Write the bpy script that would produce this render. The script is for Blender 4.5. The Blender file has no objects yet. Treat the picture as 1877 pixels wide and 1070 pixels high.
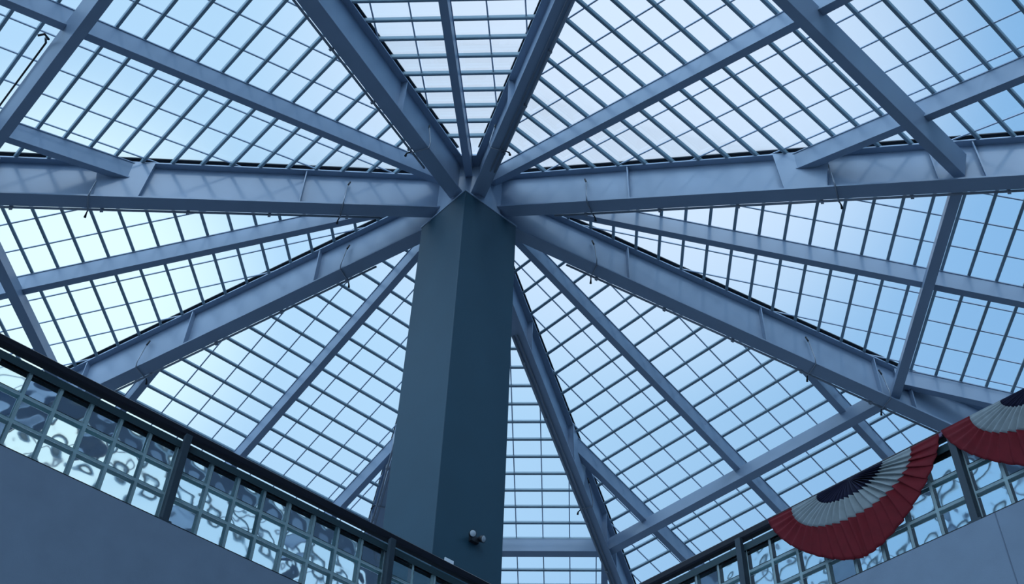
import bpy, bmesh, math, random
from mathutils import Vector, Matrix
random.seed(7)
D = bpy.data
sc = bpy.context.scene
col = sc.collection
PI = math.pi
def rad(a): return a * PI / 180
# ------------------------------------------------------------------ camera
S = 1.6            # metres per roof unit
ZH = 17.6          # height of the hub (underside of the girders) above the ground floor
EYE = Vector((1.1379 * S, -8.5793 * S, 1.6))
def cam_axes():
    yaw, pit, roll = -0.0713, 0.7913, 0.0428
    cy, sy, cp, sp = math.cos(yaw), math.sin(yaw), math.cos(pit), math.sin(pit)
    fwd = Vector((sy * cp, cy * cp, sp)); right = Vector((cy, -sy, 0)); up = right.cross(fwd)
    c, s = math.cos(roll), math.sin(roll)
    return c * right + s * up, -s * right + c * up, fwd
CR, CU, CF = cam_axes()
FPX = 2093.4
camd = D.cameras.new('camera'); cam = D.objects.new('camera', camd); col.objects.link(cam)
camd.sensor_width = 36; camd.lens = 36 * FPX / 1877; camd.clip_end = 300
m = Matrix((CR, CU, -CF)).transposed().to_4x4(); m.translation = EYE
cam.matrix_world = m
sc.camera = cam
# ------------------------------------------------------------------ sky, sun, exposure
SKY_GAIN = 1.0
w = D.worlds.new('sky'); sc.world = w; w.use_nodes = True
nt = w.node_tree; nt.nodes.clear()
def N(nt, t, **k):
    n = nt.nodes.new(t)
    for a, v in k.items(): setattr(n, a, v)
    return n
tc = N(nt, 'ShaderNodeTexCoord'); geo = tc.outputs['Generated']
def azel(az, el):
    return (math.sin(rad(az)) * math.cos(rad(el)), math.cos(rad(az)) * math.cos(rad(el)), math.sin(rad(el)))
def blob(az, el, inner, outer):
    d = N(nt, 'ShaderNodeVectorMath', operation='DOT_PRODUCT'); nt.links.new(geo, d.inputs[0]); d.inputs[1].default_value = azel(az, el)
    r = N(nt, 'ShaderNodeMapRange', interpolation_type='SMOOTHSTEP')
    nt.links.new(d.outputs['Value'], r.inputs['Value'])
    r.inputs['From Min'].default_value = math.cos(rad(outer)); r.inputs['From Max'].default_value = math.cos(rad(inner))
    return r.outputs['Result']
cur = None
def mixin(fac, rgb, prev):
    mx = N(nt, 'ShaderNodeMix', data_type='RGBA')
    nt.links.new(fac, mx.inputs['Factor'])
    if isinstance(prev, tuple): mx.inputs['A'].default_value = (*prev, 1)
    else: nt.links.new(prev, mx.inputs['A'])
    mx.inputs['B'].default_value = (*rgb, 1)
    return mx.outputs['Result']
sky = mixin(blob(-24, 50, 3, 38), (0.51, 0.76, 1.02), (0.265, 0.51, 0.84))
sky = mixin(blob(4, 57, 1, 19), (0.75, 0.88, 1.08), sky)
sky = mixin(blob(-34, 40, 2, 12), (0.86, 1.08, 1.14), sky)
sky = mixin(blob(-152, 37, 5, 74), (1.66, 2.36, 3.15), sky)        # the sunny half of the sky, behind the viewer
sky = mixin(blob(0, -90, 60, 92), (0.16, 0.19, 0.22), sky)       # ground outside
cl = N(nt, 'ShaderNodeTexNoise'); cl.inputs['Scale'].default_value = 3.5; cl.inputs['Detail'].default_value = 4
nt.links.new(geo, cl.inputs['Vector'])
cr = N(nt, 'ShaderNodeMapRange'); nt.links.new(cl.outputs['Fac'], cr.inputs['Value'])
cr.inputs['From Min'].default_value = 0.3; cr.inputs['From Max'].default_value = 0.7
cr.inputs['To Min'].default_value = 0.975; cr.inputs['To Max'].default_value = 1.025
vm = N(nt, 'ShaderNodeVectorMath', operation='SCALE'); nt.links.new(sky, vm.inputs[0]); nt.links.new(cr.outputs['Result'], vm.inputs['Scale'])
bg = N(nt, 'ShaderNodeBackground'); nt.links.new(vm.outputs['Vector'], bg.inputs['Color']); bg.inputs['Strength'].default_value = SKY_GAIN
wo = N(nt, 'ShaderNodeOutputWorld'); nt.links.new(bg.outputs['Background'], wo.inputs['Surface'])
sund = D.lights.new('sun', 'SUN'); sund.energy = 0.4; sund.angle = rad(7); sund.color = (0.85, 0.93, 1.0)
sun = D.objects.new('sun', sund); col.objects.link(sun)
sun.rotation_euler = Vector(azel(174, 47)).to_track_quat('Z', 'Y').to_euler(); sun.location = (0, -20, 40)
sc.view_settings.view_transform = 'Standard'; sc.view_settings.look = 'None'
sc.view_settings.exposure = 0.0; sc.view_settings.gamma = 1.0; sc.view_settings.use_curve_mapping = False
# ------------------------------------------------------------------ materials
def mat(name, rgb, rough=0.5, metal=0.0, spec=0.5, var=0.06, scale=4.0, bump=0.0, bscale=60):
    m = D.materials.new(name); m.use_nodes = True; t = m.node_tree; b = t.nodes['Principled BSDF']
    b.inputs['Roughness'].default_value = rough; b.inputs['Metallic'].default_value = metal
    b.inputs['Specular IOR Level'].default_value = spec
    g = N(t, 'ShaderNodeNewGeometry')
    n = N(t, 'ShaderNodeTexNoise'); n.inputs['Scale'].default_value = scale; n.inputs['Detail'].default_value = 3
    t.links.new(g.outputs['Position'], n.inputs['Vector'])
    r = N(t, 'ShaderNodeValToRGB')
    r.color_ramp.elements[0].position = 0.3; r.color_ramp.elements[1].position = 0.7
    r.color_ramp.elements[0].color = (*[c * (1 - var) for c in rgb], 1); r.color_ramp.elements[1].color = (*[min(1, c * (1 + var)) for c in rgb], 1)
    t.links.new(n.outputs['Fac'], r.inputs['Fac']); t.links.new(r.outputs['Color'], b.inputs['Base Color'])
    if bump:
        n2 = N(t, 'ShaderNodeTexNoise'); n2.inputs['Scale'].default_value = bscale
        t.links.new(g.outputs['Position'], n2.inputs['Vector'])
        bp = N(t, 'ShaderNodeBump'); bp.inputs['Strength'].default_value = bump; bp.inputs['Distance'].default_value = 0.01
        t.links.new(n2.outputs['Fac'], bp.inputs['Height']); t.links.new(bp.outputs['Normal'], b.inputs['Normal'])
    return m
STEEL = mat('painted_steel', (0.27, 0.345, 0.455), 0.42, var=0.05, scale=1.2)
PURL = mat('purlin_paint', (0.24, 0.33, 0.38), 0.4, var=0.04)
BAR = mat('glazing_bar_grey', (0.45, 0.52, 0.62), 0.5)
GASK = mat('black_gasket', (0.015, 0.02, 0.03), 0.6)
COLM = mat('column_blue_paint', (0.012, 0.053, 0.085), 0.55, var=0.05, scale=1.5)
PLAST = mat('grey_plaster', (0.25, 0.31, 0.395), 0.8, var=0.05, scale=6, bump=0.15, bscale=120)
PLASTJ = mat('plaster_joint', (0.17, 0.21, 0.28), 0.8)
WALLM = mat('wall_paint', (0.22, 0.25, 0.30), 0.85, var=0.03)
CEILM = mat('ceiling_paint', (0.45, 0.47, 0.50), 0.85, var=0.03)
FLOORM = mat('floor_stone', (0.36, 0.38, 0.42), 0.5, var=0.1)
RAILM = mat('rail_black', (0.010, 0.010, 0.018), 0.35)
POSTM = mat('post_slate', (0.045, 0.065, 0.085), 0.45)
HEADM = mat('header_teal', (0.030, 0.060, 0.070), 0.4)
MORT = mat('mortar_grey', (0.72, 0.86, 0.88), 0.6)
PIPE = mat('pipe_grey', (0.28, 0.31, 0.36), 0.35, metal=0.3)
BLACK = mat('black_metal', (0.012, 0.014, 0.02), 0.45)
WHITE = mat('white_plastic', (0.75, 0.8, 0.85), 0.4)
LENS = mat('lamp_lens', (0.45, 0.5, 0.55), 0.1)
RED = mat('bunting_red', (0.26, 0.012, 0.022), 0.75, var=0.12, scale=18, bump=0.3, bscale=300)
CLOTHW = mat('bunting_white', (0.52, 0.56, 0.57), 0.8, var=0.08, scale=20, bump=0.3, bscale=300)
NAVY = mat('bunting_navy', (0.014, 0.013, 0.045), 0.8, var=0.15, scale=18, bump=0.3, bscale=300)
TAPE = mat('bunting_tape', (0.20, 0.14, 0.24), 0.7)
for mm_, tr in ((MORT, .55), (RED, .25), (CLOTHW, .35), (NAVY, .1)):      # thin cloth lets some light through
    t = mm_.node_tree; b = t.nodes['Principled BSDF']; out = t.nodes['Material Output']
    tl = N(t, 'ShaderNodeBsdfTranslucent'); mx = N(t, 'ShaderNodeMixShader'); mx.inputs[0].default_value = tr
    cl_ = b.inputs['Base Color'].links[0].from_socket
    t.links.new(cl_, tl.inputs['Color']); t.links.new(b.outputs[0], mx.inputs[1]); t.links.new(tl.outputs[0], mx.inputs[2]); t.links.new(mx.outputs[0], out.inputs['Surface'])
def pane_mat():
    m = D.materials.new('skylight_glass'); m.use_nodes = True; t = m.node_tree; t.nodes.clear()
    tr = N(t, 'ShaderNodeBsdfTransparent'); tr.inputs['Color'].default_value = (0.95, 0.975, 0.985, 1)
    gl = N(t, 'ShaderNodeBsdfGlossy'); gl.inputs['Roughness'].default_value = 0.05
    fr = N(t, 'ShaderNodeFresnel'); fr.inputs['IOR'].default_value = 1.3
    sc_ = N(t, 'ShaderNodeMath', operation='MULTIPLY'); sc_.inputs[1].default_value = 0.2; t.links.new(fr.outputs[0], sc_.inputs[0])
    mx = N(t, 'ShaderNodeMixShader'); t.links.new(sc_.outputs[0], mx.inputs[0]); t.links.new(tr.outputs[0], mx.inputs[1]); t.links.new(gl.outputs[0], mx.inputs[2])
    o = N(t, 'ShaderNodeOutputMaterial'); t.links.new(mx.outputs[0], o.inputs['Surface'])
    return m
GLASS = pane_mat()
def block_mat():
    m = D.materials.new('glass_block_glass'); m.use_nodes = True; t = m.node_tree; b = t.nodes['Principled BSDF']
    b.inputs['Base Color'].default_value = (0.88, 0.97, 0.98, 1); b.inputs['Roughness'].default_value = 0.03
    b.inputs['Transmission Weight'].default_value = 1.0; b.inputs['IOR'].default_value = 1.35
    g = N(t, 'ShaderNodeNewGeometry'); n = N(t, 'ShaderNodeTexNoise'); n.inputs['Scale'].default_value = 7; n.inputs['Detail'].default_value = 0.5; n.inputs['Distortion'].default_value = 0.3
    t.links.new(g.outputs['Position'], n.inputs['Vector'])
    bp = N(t, 'ShaderNodeBump'); bp.inputs['Strength'].default_value = 0.15; bp.inputs['Distance'].default_value = 0.008
    t.links.new(n.outputs['Fac'], bp.inputs['Height']); t.links.new(bp.outputs['Normal'], b.inputs['Normal'])
    return m
BLOCKG = block_mat()
# ------------------------------------------------------------------ mesh helpers
class MB:
    def __init__(s): s.v = []; s.f = []
    def add(s, vs, fs):
        o = len(s.v); s.v += [Vector(v) for v in vs]; s.f += [tuple(i + o for i in f) for f in fs]; return s
    def prism(s, A, B, e1, e2, pts):
        """closed section pts (a,b) in directions e1,e2, swept from A to B"""
        n = len(pts); vs = [A + e1 * a + e2 * b for a, b in pts] + [B + e1 * a + e2 * b for a, b in pts]
        return s.add(vs, [tuple(range(n))[::-1], tuple(range(n, 2 * n))] + [(i, (i + 1) % n, n + (i + 1) % n, n + i) for i in range(n)])
    def rect(s, A, B, e1, e2, a0, a1, b0, b1):
        return s.prism(A, B, e1, e2, [(a0, b0), (a1, b0), (a1, b1), (a0, b1)])
    def plate(s, quad, thick):
        """quad in 3D extruded by vector thick"""
        n = len(quad); vs = list(quad) + [q + thick for q in quad]
        return s.add(vs, [tuple(range(n))[::-1], tuple(range(n, 2 * n))] + [(i, (i + 1) % n, n + (i + 1) % n, n + i) for i in range(n)])
    def tube(s, path, r, seg=8):
        path = [Vector(p) for p in path]; rings = []; ref = None
        for i, p in enumerate(path):
            t = (path[min(i + 1, len(path) - 1)] - path[max(i - 1, 0)]).normalized()
            if ref is None: ref = Vector((0, 0, 1)) if abs(t.z) < 0.9 else Vector((1, 0, 0))
            a = t.cross(ref).normalized(); b = t.cross(a).normalized(); ref = -b if (-b).dot(ref) > 0 else b
            rr = r[i] if isinstance(r, (list, tuple)) else r
            rings.append([p + a * rr * math.cos(2 * PI * k / seg) + b * rr * math.sin(2 * PI * k / seg) for k in range(seg)])
        vs = [v for q in rings for v in q]; fs = [tuple(range(seg))[::-1], tuple(range((len(path) - 1) * seg, len(path) * seg))]
        for i in range(len(path) - 1):
            for k in range(seg):
                a, b = i * seg + k, i * seg + (k + 1) % seg; fs.append((a, b, b + seg, a + seg))
        return s.add(vs, fs)
    def build(s, name, m, parent=None, origin=None, bevel=0, smooth=False):
        if origin is None:
            if parent is not None: origin = ORG[parent.name]
            else:
                c = sum(s.v, Vector()) / len(s.v); origin = Vector((c.x, c.y, min(v.z for v in s.v)))
        me = D.meshes.new(name); me.from_pydata([v - origin for v in s.v], [], s.f)
        b = bmesh.new(); b.from_mesh(me); bmesh.ops.recalc_face_normals(b, faces=b.faces)
        if bevel: bmesh.ops.bevel(b, geom=b.edges[:], offset=bevel, segments=2, affect='EDGES', profile=0.6)
        b.to_mesh(me); b.free()
        if smooth:
            for p in me.polygons: p.use_smooth = True
        me.materials.append(m)
        o = D.objects.new(name, me); col.objects.link(o)
        if parent is not None: o.parent = parent
        else: o.location = origin
        ORG[o.name] = origin
        return o
ORG = {}
def thing(name, loc, rz=0):
    o = D.objects.new(name, None); o.empty_display_size = 0.2; col.objects.link(o); o.location = loc; o.rotation_euler.z = rz
    ORG[o.name] = Vector(loc) if rz == 0 else Vector((0, 0, 0)); return o
def tag(o, label=None, cat=None, group=None, kind=None):
    if label: o['label'] = label
    if cat: o['category'] = cat
    if group: o['group'] = group
    if kind: o['kind'] = kind
    return o
# ------------------------------------------------------------------ roof frame of reference
Z = Vector((0, 0, 1))
def az(a): return Vector((math.sin(rad(a)), math.cos(rad(a)), 0))
def U(v): return Vector((v[0] * S, v[1] * S, ZH + v[2] * S))
HN = 18.435                      # half angle of the narrow bays
G = 0.3054                       # slope of the girders
GA = {3: -HN, 4: HN, 5: 90 - HN, 6: 90 + HN, 7: 180 - HN, 8: 180 + HN, 1: -90 - HN, 2: -90 + HN}
BAYS = {34: 0, 45: 45, 56: 90, 67: 135, 78: 180, 81: -135, 12: -90, 23: -45}
NARROW = (34, 56, 78, 12)
def half(b): return HN if b in NARROW else 45 - HN
def slope(b): return G / math.cos(rad(half(b)))
RE = 8.2                          # girders end here
RV = 5.102                        # ring beam vertices
BAYNAME = {34: 'lowest bay beside the column', 45: 'lower right bay', 56: 'right hand bay', 67: 'upper right bay', 78: 'narrow top centre bay',
           81: 'upper left bay', 12: 'left hand bay', 23: 'lower left bay'}
GNAME = {1: 'running nearly level to the left edge', 2: 'sloping down to the left railing', 3: 'mostly hidden behind the left side of the blue column',
         4: 'dropping steeply just right of the blue column', 5: 'sloping down to the bunting at lower right', 6: 'running nearly level to the right edge',
         7: 'rising to the top edge, second from the right of the top pair', 8: 'rising to the top edge from the hub toward upper left'}
GNAME[7] = 'rising to the top edge with two pipes beneath it'
ORD = ['first', 'second', 'third', 'fourth', 'fifth', 'sixth', 'seventh', 'eighth', 'ninth', 'tenth', 'eleventh', 'twelfth', 'thirteenth', 'fourteenth',
       'fifteenth', 'sixteenth', 'seventeenth', 'eighteenth', 'nineteenth', 'twentieth', 'twenty-first', 'twenty-second', 'twenty-third', 'twenty-fourth', 'twenty-fifth', 'twenty-sixth']
# which bay lies on each side of a girder: +n side is clockwise
CW = {3: 34, 4: 45, 5: 56, 6: 67, 7: 78, 8: 81, 1: 12, 2: 23}
CCW = {3: 23, 4: 34, 5: 45, 6: 56, 7: 67, 8: 78, 1: 81, 2: 12}
def gp(k, r, z=0, n=0):
    d = az(GA[k]); return U(d * r + az(GA[k] + 90) * n + Z * (z - G * r))
R0 = 0.37
JOFF = 1.6
for k in GA:
    d = az(GA[k]); n = az(GA[k] + 90)
    root = thing('roof_girder', gp(k, RE, 0))
    tag(root, 'deep grey-blue steel I-beam ' + GNAME[k], 'beam', 'main girders radiating from the hub')
    A, B = gp(k, R0), gp(k, RE)
    MB().rect(A, B, n, Z, -.011 * S, .011 * S, .02 * S, .565 * S).build('web', STEEL, root)
    MB().rect(A, B, n, Z, -.085 * S, .085 * S, -.002, .022 * S).build('bottom_flange', STEEL, root, bevel=.004)
    MB().rect(A, B, n, Z, -.085 * S, .085 * S, .56 * S, .58 * S).build('top_flange', STEEL, root, bevel=.004)
    MB().rect(gp(k, .62), B, n, Z, -.092 * S, .092 * S, .628 * S, .641 * S).build('hip_gasket', GASK, root)
    for r in (1.9, 3.53, 4.9, 5.3):
        for sgn in (1, -1):
            bay = CW[k] if sgn > 0 else CCW[k]
            if r == 3.53 and bay not in NARROW: continue
            q = [gp(k, r, .02, sgn * .011), gp(k, r, .02, sgn * .078), gp(k, r, .56, sgn * .078), gp(k, r, .56, sgn * .011)]
            MB().plate(q, d * .012 * S).build('stiffener', STEEL, root)
    # flush plate boxes where a jack rafter lands on the wide bay side
    for sgn in (1, -1):
        bay = CW[k] if sgn > 0 else CCW[k]
        if bay in NARROW: continue
        q = [gp(k, 3.50, .02, sgn * .072), gp(k, 3.90, .02, sgn * .072), gp(k, 3.98, .40, sgn * .072), gp(k, 3.98, .56, sgn * .072), gp(k, 3.46, .56, sgn * .072)]
        mb = MB().plate(q, n * sgn * .012 * S)
        for r1, r2 in ((3.50, 3.46), (3.90, 3.98)):
            mb.plate([gp(k, r1, .02, sgn * .011), gp(k, r1, .02, sgn * .08), gp(k, r2, .56, sgn * .08), gp(k, r2, .56, sgn * .011)], d * .012 * S)
        mb.build('connection_plate', STEEL, root)
# hub
root = thing('hub_drum', U((0, 0, -.25)))
tag(root, 'grey octagonal steel drum on top of the blue column where all beams meet', 'steel hub')
def octo(ap, off=0): return [(ap / math.cos(rad(22.5)) * math.cos(rad(22.5 + 45 * i + off)), ap / math.cos(rad(22.5)) * math.sin(rad(22.5 + 45 * i + off))) for i in range(8)]
X, Y = Vector((S, 0, 0)), Vector((0, S, 0))
MB().prism(U((0, 0, -.225)), U((0, 0, .40)), X, Y, octo(.365)).build('drum', STEEL, root, bevel=.006)
MB().prism(U((0, 0, .40)), U((0, 0, .43)), X, Y, octo(.53)).build('cap_plate', STEEL, root)
MB().prism(U((0, 0, -.245)), U((0, 0, -.225)), X, Y, [(.55, 0), (0, .55), (-.55, 0), (0, -.55)]).build('base_plate', STEEL, root)
# column
HC = .54
base = Vector((0, 0, 4.0))
root = thing('square_column', base)
tag(root, 'tall square blue-painted column, one corner facing the viewer, carrying the roof hub', 'column')
MB().prism(base, U((0, 0, -.245)), X, Y, [(HC, 0), (0, HC), (-HC, 0), (0, -HC)]).build('shaft', COLM, root, bevel=.012)
MB().prism(base, base + Z * .3, X, Y, [(HC + .06, 0), (0, HC + .06), (-HC - .06, 0), (0, -HC - .06)]).build('plinth', COLM, root)
# ring beams: boxes tilted square to the roof slope
for b, a in BAYS.items():
    hh = half(b); T = slope(b); d = az(a); e = az(a + 90)
    ap = RV * math.cos(rad(hh)); wl = ap * math.tan(rad(hh)) - .02
    nrm = Vector((d.x * T, d.y * T, 1)).normalized(); dn = Vector((d.x, d.y, -T)).normalized()
    c = d * ap + Z * (.10 - G * RV)
    A, B = U(c - e * wl), U(c + e * wl)
    mb = MB().rect(A, B, dn, nrm, -.052 * S, .052 * S, 0, .26 * S)
    o = mb.build('ring_beam', STEEL, None, bevel=.006)
    tag(o, 'grey box beam crossing the ' + BAYNAME[b] + ' between two main girders', 'beam', 'ring beams tying the girders together')
# rafters
def rafter(b, wofs, r0, r1, label, name):
    T = slope(b); d = az(BAYS[b]); e = az(BAYS[b] + 90)
    A = U(d * r0 + e * wofs + Z * (-T * r0)); B = U(d * r1 + e * wofs + Z * (-T * r1))
    root = thing(name, B)
    tag(root, label, 'rafter', 'rafters between the main girders')
    MB().rect(A, B, e, Z, -.034 * S, .034 * S, .345 * S, .565 * S).build('web_box', STEEL, root)
    MB().rect(A, B, e, Z, -.042 * S, .042 * S, .323 * S, .345 * S).build('bottom_plate', STEEL, root, bevel=.003)
    MB().rect(A, B, e, Z, -.042 * S, .042 * S, .565 * S, .577 * S).build('top_plate', STEEL, root)
def apmax(b): return RE * math.cos(rad(half(b)))
for b in BAYS:
    th = math.tan(rad(half(b)))
    rafter(b, 0, .375, apmax(b), 'slim grey rafter down the middle of the ' + BAYNAME[b], 'mid_rafter')
    for s in (1, -1):
        r0 = (JOFF + .036) / th
        side = ('clockwise', 'counter-clockwise')[0 if s > 0 else 1]
        where = {81: {1: 'beside the level left girder', -1: 'by the girder rising upper left'},
                 67: {-1: 'beside the level right girder', 1: 'beside the girder with two pipes'},
                 45: {-1: 'off the steep girder by the column', 1: 'off the girder above the bunting'},
                 23: {1: 'next to the blue column', -1: 'low by the left railing'},
                 56: {-1: 'near the level right girder', 1: 'above the cut-off bunting'},
                 12: {1: 'near the girder that drops to the railing', -1: 'near the level left girder'},
                 34: {1: 'near the steep girder', -1: 'hidden behind the column'},
                 78: {1: 'at its upper left corner', -1: 'at its upper right corner'}}[b][s]
        rafter(b, s * JOFF, r0, apmax(b), 'short jack rafter in the ' + BAYNAME[b] + ', ' + where, 'jack_rafter')
# purlins, glazing and glazing bars
VIS = {34: 27, 45: 26, 56: 27, 67: 26, 78: 27, 81: 26, 12: 27, 23: 26}
SIDE = {1: 0}
for bi, (b, a) in enumerate(BAYS.items()):
    T = slope(b); th = math.tan(rad(half(b))); d = az(a); e = az(a + 90)
    nrm = Vector((d.x * T, d.y * T, 1)).normalized(); dn = Vector((d.x, d.y, -T)).normalized()
    cnt = 0
    for k in range(2, 28):
        r = .334 + .2645 * k
        if r > apmax(b) - .1 or k > VIS[b]: break
        wl = r * th - .028
        c = d * r + Z * (.581 - T * r)
        A, B = U(c - e * wl), U(c + e * wl)
        # open aluminium section: bar with a wider foot
        mb = MB().prism(A, B, dn, nrm, [(-.015 * S, 0), (.015 * S, 0), (.018 * S, .010 * S), (.013 * S, .014 * S), (.013 * S, .042 * S), (-.013 * S, .042 * S), (-.013 * S, .014 * S), (-.018 * S, .010 * S)])
        o = mb.build('purlin', PURL, None)
        tag(o, 'slim grey purlin across the %s, %s out from the hub' % (BAYNAME[b], ORD[cnt]), 'purlin', 'purlins of the ' + BAYNAME[b])
        cnt += 1
    am = apmax(b); wr = am * th; r0 = .50
    root = thing('window_%d' % (bi + 1), U(d * am - Z * (T * am)))
    tag(root, 'sloping skylight glazing of the ' + BAYNAME[b], 'skylight', None, 'structure')
    q = [U(d * r0 - e * (r0 * th) + Z * (.645 - T * r0)), U(d * r0 + e * (r0 * th) + Z * (.645 - T * r0)), U(d * am + e * wr + Z * (.645 - T * am)), U(d * am - e * wr + Z * (.645 - T * am))]
    MB().plate(q, nrm * .012).build('glass_pane', GLASS, root)
    nb = int(wr / .372)
    for i in range(-nb, nb + 1):
        wv = i * .372; ra = max(r0, abs(wv) / th + .05)
        A = U(d * ra + e * wv + Z * (.618 - T * ra)); B = U(d * am + e * wv + Z * (.618 - T * am))
        MB().rect(A, B, e, nrm, -.0075 * S, .0075 * S, -.010 * S, 0).build('glazing_bar', BAR, root)
# ------------------------------------------------------------------ small pipes and sprinklers along the girders
def sprinkler_pipe(k, side, z, n0, r0, r1, label, drops, under=False, second=False):
    """pipe on the +-side of a girder; at each drop a rod wraps under the flange and up the other face"""
    root = thing('sprinkler_pipe', gp(k, r0, z, side * n0))
    tag(root, label, 'pipe', 'thin pipes along the girders')
    MB().tube([gp(k, r0, z, side * n0), gp(k, r1, z, side * n0)], .013 * S).build('pipe', PIPE, root, smooth=True)
    if second:
        MB().tube([gp(k, r0, z, side * (n0 - .05)), gp(k, r1, z, side * (n0 - .05))], .009 * S).build('pipe', PIPE, root, smooth=True)
    r = r0 + .35
    while r < r1:
        MB().rect(gp(k, r, z, side * n0), gp(k, r + .03, z, side * n0), az(GA[k] + 90), Z, -.02 * S, .02 * S, -.02 * S, .024 * S).build('clamp', PIPE, root)
        r += .82
    for r in drops:
        pts = [gp(k, r, z, side * (n0 + .02)), gp(k, r, -.022, side * (n0 - .01)), gp(k, r, -.022, -side * .095), gp(k, r, .06, -side * .105), gp(k, r - .01, .36, -side * .06)]
        rod = MB().tube(pts, .0075 * S, 6).build('bracket_rod', PIPE, root, smooth=True)
        ORG[rod.name] = ORG[root.name]
        MB().tube([gp(k, r - .01, .35, -side * .06), gp(k, r - .03, .42, -side * .05)], .010 * S, 8).build('spray_head', BLACK, rod, smooth=True)
        hp = [gp(k, r, z, side * n0), gp(k, r + .01, z - .01, side * (n0 + .03)), gp(k, r + .015, z - .02, side * (n0 + .05)), gp(k, r + .015, z - .06, side * (n0 + .06))]
        MB().tube(hp, [.007 * S, .007 * S, .009 * S, .014 * S], 8).build('spray_nozzle', BLACK, root, smooth=True)
sprinkler_pipe(1, 1, 0.0, .106, 1.0, 6.7, 'thin grey pipe with wrap-around brackets along the level left girder', (1.44, 3.95))
sprinkler_pipe(6, -1, 0.0, .106, 1.0, 6.7, 'thin grey pipe with wrap-around brackets along the level right girder', (1.44, 3.98))
sprinkler_pipe(2, 1, 0.0, .106, 1.2, 6.7, 'thin grey pipe with hooked heads along the girder to the left railing', (1.55, 4.1))
sprinkler_pipe(5, -1, 0.0, .106, 1.2, 6.7, 'thin grey pipe with hooked heads along the girder toward the bunting', (1.5, 4.1, 4.98))
sprinkler_pipe(7, -1, -.02, .06, .9, 6.7, 'pair of thin pipes beneath the girder rising to the top edge', (1.3,), second=True)
sprinkler_pipe(4, -1, -.02, .055, 1.6, 6.7, 'pair of thin pipes beneath the steep girder right of the column', (4.2,), second=True)
sprinkler_pipe(8, 1, 0.0, .106, 1.0, 6.7, 'thin pipe behind the girder rising toward upper left', (1.31,))
sprinkler_pipe(3, -1, 0.0, .106, 1.6, 6.7, 'thin pipes on the girder seen left of the column foot', (4.2,), second=True)
# spray head on the outer side of the upper left ring beam
b = 81; T = slope(b); d = az(BAYS[b]); e = az(BAYS[b] + 90); ap = RV * math.cos(rad(half(b)))
def rp(n, wv, z): return U(d * (ap + n) + e * wv + Z * (z - G * RV))
root = thing('sprinkler_pipe', rp(.17, 0, .3)); tag(root, 'thin pipe with crooked black head on the ring beam at upper left corner', 'pipe', 'thin pipes along the girders')
MB().tube([rp(.165, .30, .33), rp(.165, 2.2, .33)], .009 * S).build('pipe', BLACK, root, smooth=True)
MB().tube([rp(.165, .30, .33), rp(.19, .24, .31), rp(.17, .19, .26), rp(.22, .15, .24), rp(.26, .19, .22)], .011 * S).build('spray_head', BLACK, root, smooth=True)
# ------------------------------------------------------------------ rails: glass block balustrades on plaster walls
ZR = 1.6           # rail heights below are measured from the eye
def rail_frame(a, dist):
    n = az(a); e = az(a + 90)
    return n, e, (lambda s, z, q=0: Vector((EYE.x, EYE.y, 0)) + n * (dist + q) + e * s + Z * (z + ZR))
DL, DR = 5.66, 5.58
nL, eL, PL = rail_frame(-45, DL)
nR, eR, PR = rail_frame(45, DR)
# vertex where both runs meet
sv = ((nR * DR - nL * DL).dot(Vector((eL.x, eL.y, 0))) )
# solve nL*DL + eL*s = nR*DR + eR*t ; eL == nR, nL == -eR
sL_v, sR_v = DR, -DL
PITCH = 1.62; BP = .1965; BH = .185; ZB = 3.75; ROWS = 3; NC = 8
POSTW = PITCH - NC * BP
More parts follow.
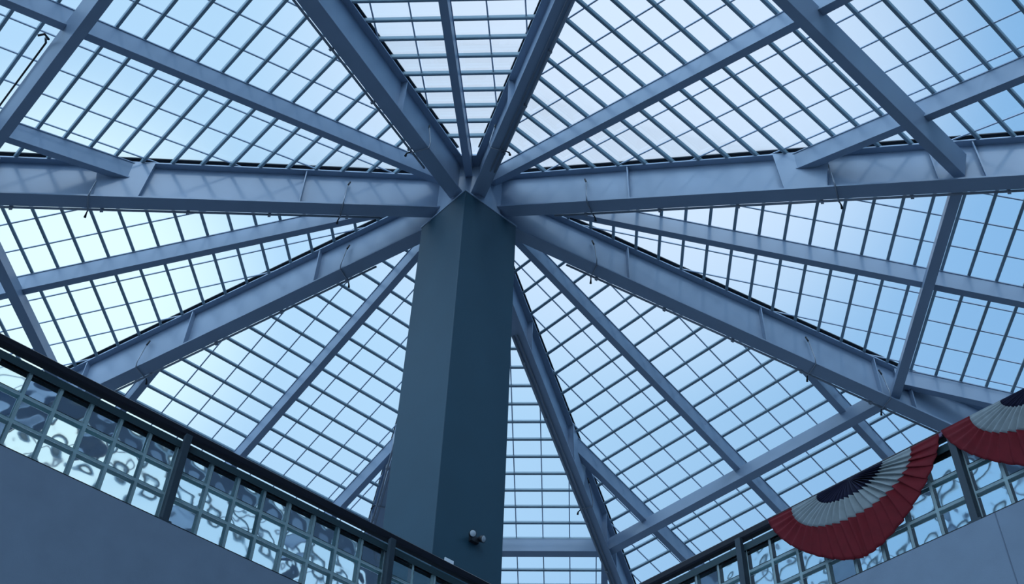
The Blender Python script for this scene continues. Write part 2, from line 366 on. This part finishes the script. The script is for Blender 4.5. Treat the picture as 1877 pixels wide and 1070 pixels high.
# one glass block and one panel, built once and copied
def make_panel():
    root = thing('glass_block_panel', (0, 0, 0))
    mb = MB()
    e, n = Vector((1, 0, 0)), Vector((0, 1, 0))
    L = NC * BP
    j = .011
    for i in range(NC + 1):
        x = i * BP; a0 = x - (j if i else 0); a1 = x + (j if i < NC else 0)
        mb.rect(Vector((a0, 0, 0)), Vector((a1, 0, 0)), n, Z, -.029, .029, 0, ROWS * BH) if a1 > a0 else None
    for r in range(ROWS + 1):
        z0 = r * BH - (j if r else 0); z1 = r * BH + (j if r < ROWS else 0)
        mb.rect(Vector((0, 0, 0)), Vector((L, 0, 0)), n, Z, -.0285, .0285, z0, z1)
    mb.build('mortar_grid', MORT, root)
    bw, bh, bd = BP - 2 * j, BH - 2 * j, .035
    vs = []
    bmx = MB()
    # pillow-faced block
    sec = 8
    def face(y, sgn):
        return [[Vector((-bw / 2 + bw * u / sec, y + sgn * .0012 * math.sin(PI * u / sec) * math.sin(PI * v / sec), bh * v / sec)) for u in range(sec + 1)] for v in range(sec + 1)]
    for y, sgn in ((-bd, -1), (bd, 1)):
        g = face(y, sgn); o = [p for row in g for p in row]
        bmx.add(o, [(v * (sec + 1) + u, v * (sec + 1) + u + 1, (v + 1) * (sec + 1) + u + 1, (v + 1) * (sec + 1) + u) for v in range(sec) for u in range(sec)])
    nn = (sec + 1) ** 2
    ring = [u for u in range(sec + 1)] + [v * (sec + 1) + sec for v in range(1, sec + 1)] + [sec * (sec + 1) + u for u in range(sec - 1, -1, -1)] + [v * (sec + 1) for v in range(sec - 1, 0, -1)]
    bmx.f += [(ring[i], ring[(i + 1) % len(ring)], nn + ring[(i + 1) % len(ring)], nn + ring[i]) for i in range(len(ring))]
    first = None
    for r in range(ROWS):
        for c in range(NC):
            loc = Vector((c * BP + BP / 2, 0, r * BH + j))
            if first is None:
                first = bmx.build('glass_block', BLOCKG, root, origin=Vector((0, 0, 0))); o = first
                for p in o.data.polygons: p.use_smooth = abs(p.normal.y) > .8
                sharp = o.data.attributes.new('sharp_edge', 'BOOLEAN', 'EDGE')
                side = set(ek for p in o.data.polygons if not p.use_smooth for ek in p.edge_keys)
                for ed in o.data.edges: sharp.data[ed.index].value = ed.key in side
            else:
                o = first.copy(); col.objects.link(o); o.parent = root
            o.location = loc
    return root
def copy_tree(root):
    c = root.copy(); col.objects.link(c)
    for ch in root.children:
        x = ch.copy(); col.objects.link(x); x.parent = c
    return c
panel0 = make_panel(); used = False
def run(P, n, e, start, count, sidename, sv, names, flip):
    """posts at start + k*PITCH"""
    global used
    ang = math.atan2(e.y, e.x)
    for k in range(count):
        s0 = start + k * PITCH
        if (names[k] is not None):
            o = panel0 if not used else copy_tree(panel0)
            used = True
            o.location = P(s0 + POSTW / 2, ZB); o.rotation_euler.z = ang
            tag(o, names[k], 'glass block panel', 'glass block panels of the balustrades')
    bpy.context.view_layer.update()
lab_l = ['glass block panel in the left railing, beyond the left picture edge', 'glass block panel at the far left end of the left railing',
         'glass block panel in the left railing between its two visible posts', 'glass block panel in front of the blue column foot']
lab_r = ['glass block panel where the right railing meets the left railing', 'glass block panel under the hanging bunting', 'glass block panel behind the bunting that runs off the right edge', 'glass block panel in the right railing beyond the right picture edge']
SL0 = 2.24 - 3 * PITCH; SR0 = -3.918 - PITCH
lab_l.insert(0, 'glass block panel of the left railing nearest the viewer, outside the picture'); lab_r.append('glass block panel of the right railing nearest the viewer, outside the picture')
run(PL, nL, eL, SL0, 5, 'left', sL_v, lab_l, 1)
run(PR, nR, eR, SR0, 5, 'right', sR_v, lab_r, 1)
plab = {'l': ['', 'slim dark post of the left railing nearest the viewer', 'slim dark post of the left railing just outside the left edge', 'slim dark post of the left railing, nearer the left edge', 'slim dark post of the left railing in front of the column', 'dark corner post where both railings meet'],
        'r': ['slim dark post at the corner end of the right railing', 'slim dark post of the right railing, left of the bunting', 'slim dark post of the right railing under the joint of the two buntings', 'slim dark post of the right railing beyond the right edge', 'slim dark post of the right railing nearest the viewer']}
for P, n, e, s0, nm in ((PL, nL, eL, SL0, 'l'), (PR, nR, eR, SR0, 'r')):
    for k in range(5):
        s = s0 + k * PITCH
        if k == 0 or (nm == 'l' and k == 5): continue
        root = thing('railing_post', P(s, ZB - .02))
        tag(root, plab[nm][k], 'post', 'steel posts of the railings')
        MB().rect(P(s, ZB - .02), P(s, ZB + .619), e, n, -.022, .022, -.080, -.0455).build('shaft', POSTM, root, bevel=.003)
        MB().rect(P(s, ZB), P(s, ZB + .52), e, n, -.0225, .0225, -.0455, .036).build('spacer', POSTM, root)
        MB().rect(P(s, ZB - .02), P(s, ZB - .005), e, n, -.04, .04, -.083, -.045).build('foot_plate', POSTM, root)
# corner posts
v = PL(sL_v, ZB - .02); rootc = thing('railing_post', v); tag(rootc, 'dark corner post where the two railings meet below the picture', 'post', 'steel posts of the railings')
MB().rect(v, v + Z * .62, Vector((1, 0, 0)), Vector((0, 1, 0)), -.05, .05, -.05, .05).build('shaft', POSTM, rootc, bevel=.003)
for P, n, e, sa, sb, nm in ((PL, nL, eL, -2.64, sL_v - .08, 'left'), (PR, nR, eR, sR_v + .08, 2.58, 'right')):
    # header channel over the blocks, bottom sill, hand rail
    root = thing('channel_header', P(sa, ZB + .5)); tag(root, 'dark teal metal channel capping the glass blocks of the %s railing' % nm, 'metal channel')
    mb = MB()
    for q0, q1 in ((-.045, -.041), (.041, .045)):
        mb.rect(P(sa, ZB + .525), P(sb, ZB + .525), n, Z, q0, q1, 0, .046)
    mb.rect(P(sa, ZB + .505), P(sb, ZB + .505), n, Z, -.045, .045, .065, .071); mb.build('channel', HEADM, root)
    o = MB().rect(P(sa, ZB - .022), P(sb, ZB - .022), n, Z, -.062, .07, 0, .022).build('sill_strip', BLACK)
    tag(o, 'thin black sill under the glass blocks of the %s railing' % nm, 'sill')
    mb = MB().prism(P(sa, ZB + .620), P(sb, ZB + .620), n, Z, [(-.052, .012), (-.044, 0), (-.002, 0), (.006, .010), (.006, .050), (-.004, .062), (-.040, .062), (-.052, .050)])
    o = mb.build('handrail', RAILM); tag(o, 'broad black handrail along the top of the %s railing' % nm, 'handrail')
# plaster walls below the glass
def wall(P, n, e, sa, sb, nm):
    base = P(sa, 0); z0 = -ZR
    o = MB().rect(P(sa, z0), P(sb, z0), n, Z, -.085, .16, 0, ZB - .022 + ZR).build('wall_' + nm, PLAST)
    tag(o, 'smooth grey plaster wall under the %s glass block railing' % nm, 'wall', None, 'structure')
wall(PL, nL, eL, -3.4, sL_v + .09, 'left')
wall(PR, nR, eR, sR_v - .09, 3.4, 'right')
o = MB().rect(PR(-2.178, 1.0), PR(-2.172, 1.0), nR, Z, -.088, -.0851, 0, 2.727).build('trim_1', PLASTJ)
tag(o, 'hairline control joint in the right plaster wall', 'wall joint', None, 'structure')
# ------------------------------------------------------------------ bunting
DB = 5.50
nB, eB, PB = rail_frame(45, DB)
def on_bunting(px, py):
    r = CR * ((px - 938.5) / FPX) + CU * (-(py - 535) / FPX) + CF
    t = DB / nB.dot(r); q = r * t
    return q.dot(eB), q.z
sA, zA = on_bunting(1409, 952); sM, zM = on_bunting(1722, 797)
def fan(root, s0, s1, zt, seed):
    rng = random.Random(seed)
    a = (s1 - s0) / 2; c = (s0 + s1) / 2; b = .568
    NT, NF = 320, 24
    ph = [rng.uniform(-.6, .6) for _ in range(40)]; am = [rng.uniform(.55, 1.25) for _ in range(40)]
    def pt(rho, i):
        t = i / NT; th = PI * t
        f = NF * t; k0 = int(f) % 40; k1 = (k0 + 1) % 40; u = f - int(f)
        A = am[k0] * (1 - u) + am[k1] * u; p = ph[k0] * (1 - u) + ph[k1] * u
        ends = min(1, min(t, 1 - t) * 9)
        wv = math.sin(2 * PI * f + p)
        amp = (.004 + .013 * math.sin(PI * min(1, rho) ** .8)) * A * (.25 + .75 * ends)
        rr = rho * (1 + .007 * wv * ends * rho)
        pw = 2.0 if rho < .7 else 2.0 - .50 * ((rho - .7) / .3) ** .8          # outer hem runs nearly straight down to the belly
        bz = .31 * rho / .385 if rho < .385 else (.31 + .245 * (rho - .385) / .315 if rho < .7 else .555 + .445 * (rho - .7) / .3)
        t2 = th + .025 * wv * (1 - .3 * rho) * ends; cs, sn = math.cos(t2), max(0, math.sin(t2))
        x = -a * rr * math.copysign(abs(cs) ** (2 / pw), cs)
        z = -b * bz * (rr / max(rho, .001)) * sn ** (2 / pw) + (.004 + .010 * max(0, rho - .7) * math.sin(5.3 * f)) * wv * rho * ends
        y = amp * wv - .07 * math.sin(th) * math.sin(PI * min(1, rho)) - .01
        return PB(c + x, zt + z, y)
    def band(name, m, r0, r1, steps):
        mb = MB(); vs = []; fs = []
        for j in range(steps + 1):
            rho = r0 + (r1 - r0) * j / steps
            vs += [pt(rho, i) for i in range(NT + 1)]
        for j in range(steps):
            for i in range(NT):
                q = j * (NT + 1) + i; fs.append((q, q + 1, q + NT + 2, q + NT + 1))
        mb.add(vs, fs); o = mb.build(name, m, root, smooth=True)
        md = o.modifiers.new('thickness', 'SOLIDIFY'); md.thickness = .003
        return o
    band('navy_center', NAVY, .03, .385, 8); band('white_band', CLOTHW, .385, .70, 9); band('red_border', RED, .70, 1.0, 9)
    MB().rect(PB(s0 - .01, zt - .004, .012), PB(s1 + .01, zt - .004, .012), nB, Z, -.006, .006, -.012, .014).build('header_tape', TAPE, root)
root = thing('pleated_fan_bunting', PB((sA + sM) / 2, (zA + zM) / 2)); tag(root, 'whole red, white and navy pleated fan bunting hanging from the right handrail', 'bunting', 'fan buntings on the right railing')
fan(root, sA, sM, (zA + zM) / 2, 3)
root = thing('pleated_fan_bunting', PB(sM + .66, (zA + zM) / 2)); tag(root, 'fan bunting cut off by the right picture edge', 'bunting', 'fan buntings on the right railing')
fan(root, sM + .02, sM + .02 + (sM - sA), (zA + zM) / 2 + .012, 11)
# ------------------------------------------------------------------ fixtures on the right face of the column
fn = az(135); fe = az(45)
def fc(px, py, q=0):
    r = CR * ((px - 938.5) / FPX) + CU * (-(py - 535) / FPX) + CF
    t = (.382 * S + q - fn.dot(EYE)) / fn.dot(r); return EYE + r * t
p = fc(866, 990)
root = thing('wall_spotlight', p); tag(root, 'small twin-head emergency spotlight on the dark right face of the column', 'lamp')
MB().rect(p - fe * .07, p + fe * .07, fn, Z, 0, .06, -.05, .04).build('housing', BLACK, root, bevel=.006)
for s in (-1, 1):
    c = p + fe * (.085 * s) + fn * .09 + Z * .02
    aim = (fn + fe * .35 * s - Z * .35).normalized()
    h = MB().tube([c - aim * .05, c - aim * .02, c + aim * .035], [.025, .045, .052], 16).build('lamp_head', BLACK, root, smooth=True)
    MB().tube([c + aim * .035, c + aim * .040], [.046, .040], 16).build('lens', LENS, h, smooth=True)
p = fc(822, 1029)
root = thing('notice_plate', p); tag(root, 'tiny white plate on the column just above the left handrail', 'sign')
MB().rect(p - fe * .075, p + fe * .075, fn, Z, .002, .02, -.03, .03).build('plate', WHITE, root, bevel=.003)
# ------------------------------------------------------------------ the building around it
def octz(ap_u, z):       # octagon through the girder ends
    return [Vector((math.sin(rad(GA[k])) * ap_u * S, math.cos(rad(GA[k])) * ap_u * S, z)) for k in (3, 4, 5, 6, 7, 8, 1, 2)]
ze = ZH - G * RE * S
W2 = 24.0
zc = ze - .15
# ceiling: square slab with the octagonal opening
inner0, inner1 = octz(RE - .12, zc), octz(RE - .12, zc - .35)
outer = []
for p in inner0:
    k = W2 / max(abs(p.x), abs(p.y)); outer.append(Vector((p.x * k, p.y * k, 0)))
crn = [Vector((-W2, W2, 0)), Vector((W2, W2, 0)), Vector((W2, -W2, 0)), Vector((-W2, -W2, 0))]
mb = MB()
vs = []
for z in (zc, zc - .35):
    vs += [Vector((p.x, p.y, z)) for p in inner0] + [Vector((p.x, p.y, z)) for p in outer] + [Vector((p.x, p.y, z)) for p in crn]
fs = []
for i in range(8):
    j = (i + 1) % 8
    for o_, in ((0,), (20,)):
        fs.append((i + o_, j + o_, 8 + j + o_, 8 + i + o_))
    fs.append((i, j, j + 20, i + 20))
# corner triangles: wide bays run 4-5 (NE), 6-7 (SE), 8-1 (SW), 2-3 (NW); order of vertices 3,4,5,6,7,8,1,2
for o_ in (0, 20):
    fs += [(8 + 1 + o_, 16 + 1 + o_, 8 + 2 + o_), (8 + 3 + o_, 16 + 2 + o_, 8 + 4 + o_), (8 + 5 + o_, 16 + 3 + o_, 8 + 6 + o_), (8 + 7 + o_, 16 + 0 + o_, 8 + 0 + o_)]
mb.add(vs, fs)
o = mb.build('ceiling', CEILM, None, origin=Vector((0, 0, zc - .35))); tag(o, 'flat painted ceiling around the octagonal skylight', 'ceiling', None, 'structure')
# curb between ceiling and glass edge
mb = MB(); r0_, r1_ = octz(RE - .02, 0), octz(RE + .10, 0)
for i in range(8):
    j = (i + 1) % 8
    q = [Vector((r0_[i].x, r0_[i].y, zc)), Vector((r0_[j].x, r0_[j].y, zc)), Vector((r1_[j].x, r1_[j].y, zc)), Vector((r1_[i].x, r1_[i].y, zc))]
    mb.plate(q, Z * (ze + .70 * S - zc))
o = mb.build('trim_2', CEILM); tag(o, 'upstand curb around the edge of the skylight', 'curb', None, 'structure')
def light_facade(idx, A, B, label):
    # unseen glazing added to light the hall, A to B, floor to near ceiling: panes plus mullions
    t_ = (B - A).normalized(); n_ = Z.cross(t_)
    root = thing('window_%d' % idx, (A + B) / 2); tag(root, label, 'window', None, 'structure')
    MB().rect(A, B, n_, Z, -.01, .01, .9, zc - .6).build('glass_pane', GLASS, root)
    L = (B - A).length; k = int(L / 3.0)
    for i in range(k + 1):
        p = A + t_ * (L * i / k)
        MB().rect(p, p + Z * (zc - .35), t_, n_, -.06, .06, -.12, .12).build('mullion', STEEL, root)
    for z in (.8, 4.2, 8.6, zc - .6):
        MB().rect(A + Z * z, B + Z * z, n_, Z, -.10, .10, 0, .12).build('transom', STEEL, root)
light_facade(9, Vector((-W2, -W2 + .15, 0)), Vector((-W2, W2 - .15, 0)), 'tall unseen glazed wall added on the west side to light the hall')
light_facade(10, Vector((-W2 + .15, -W2, 0)), Vector((4, -W2, 0)), 'tall unseen glazed wall added on the south side to light the hall')
for nm, c, sx, sy in (('north', (0, W2), W2, .15), ('south', (14, -W2), 10, .15), ('east', (W2, 0), .15, W2)):
    o = MB().rect(Vector((c[0] - sx, c[1], 0)), Vector((c[0] + sx, c[1], 0)), Vector((0, 1, 0)), Z, -sy, sy, 0, zc).build('wall_' + nm, WALLM)
    tag(o, 'plain painted hall wall on the %s side' % nm, 'wall', None, 'structure')
o = MB().rect(Vector((-W2, 0, 0)), Vector((W2, 0, 0)), Vector((0, 1, 0)), Z, -W2, W2, -.3, 0).build('floor', FLOORM)
tag(o, 'grey stone ground floor', 'floor', None, 'structure')
# upper floor behind the railings
v = PL(sL_v, 0)
zf = 4.0
aL, aR = PL(-3.4, 0, .16), PR(3.4, 0, .16); vv = PL(sL_v, 0) + Vector((0, .22, 0))
poly = [Vector((aL.x, aL.y, zf)), Vector((vv.x, vv.y, zf)), Vector((aR.x, aR.y, zf)), Vector((W2 - .15, aR.y, zf)), Vector((W2 - .15, W2 - .15, zf)), Vector((-W2 + .15, W2 - .15, zf)), Vector((-W2 + .15, aL.y, zf))]
mb = MB(); n_ = len(poly)
mb.add(poly + [p - Z * .3 for p in poly], [tuple(range(n_)), tuple(range(n_, 2 * n_))[::-1]] + [(i, (i + 1) % n_, n_ + (i + 1) % n_, n_ + i) for i in range(n_)])
o = mb.build('floor_upper', FLOORM); tag(o, 'upper floor behind the railings', 'floor', None, 'structure')
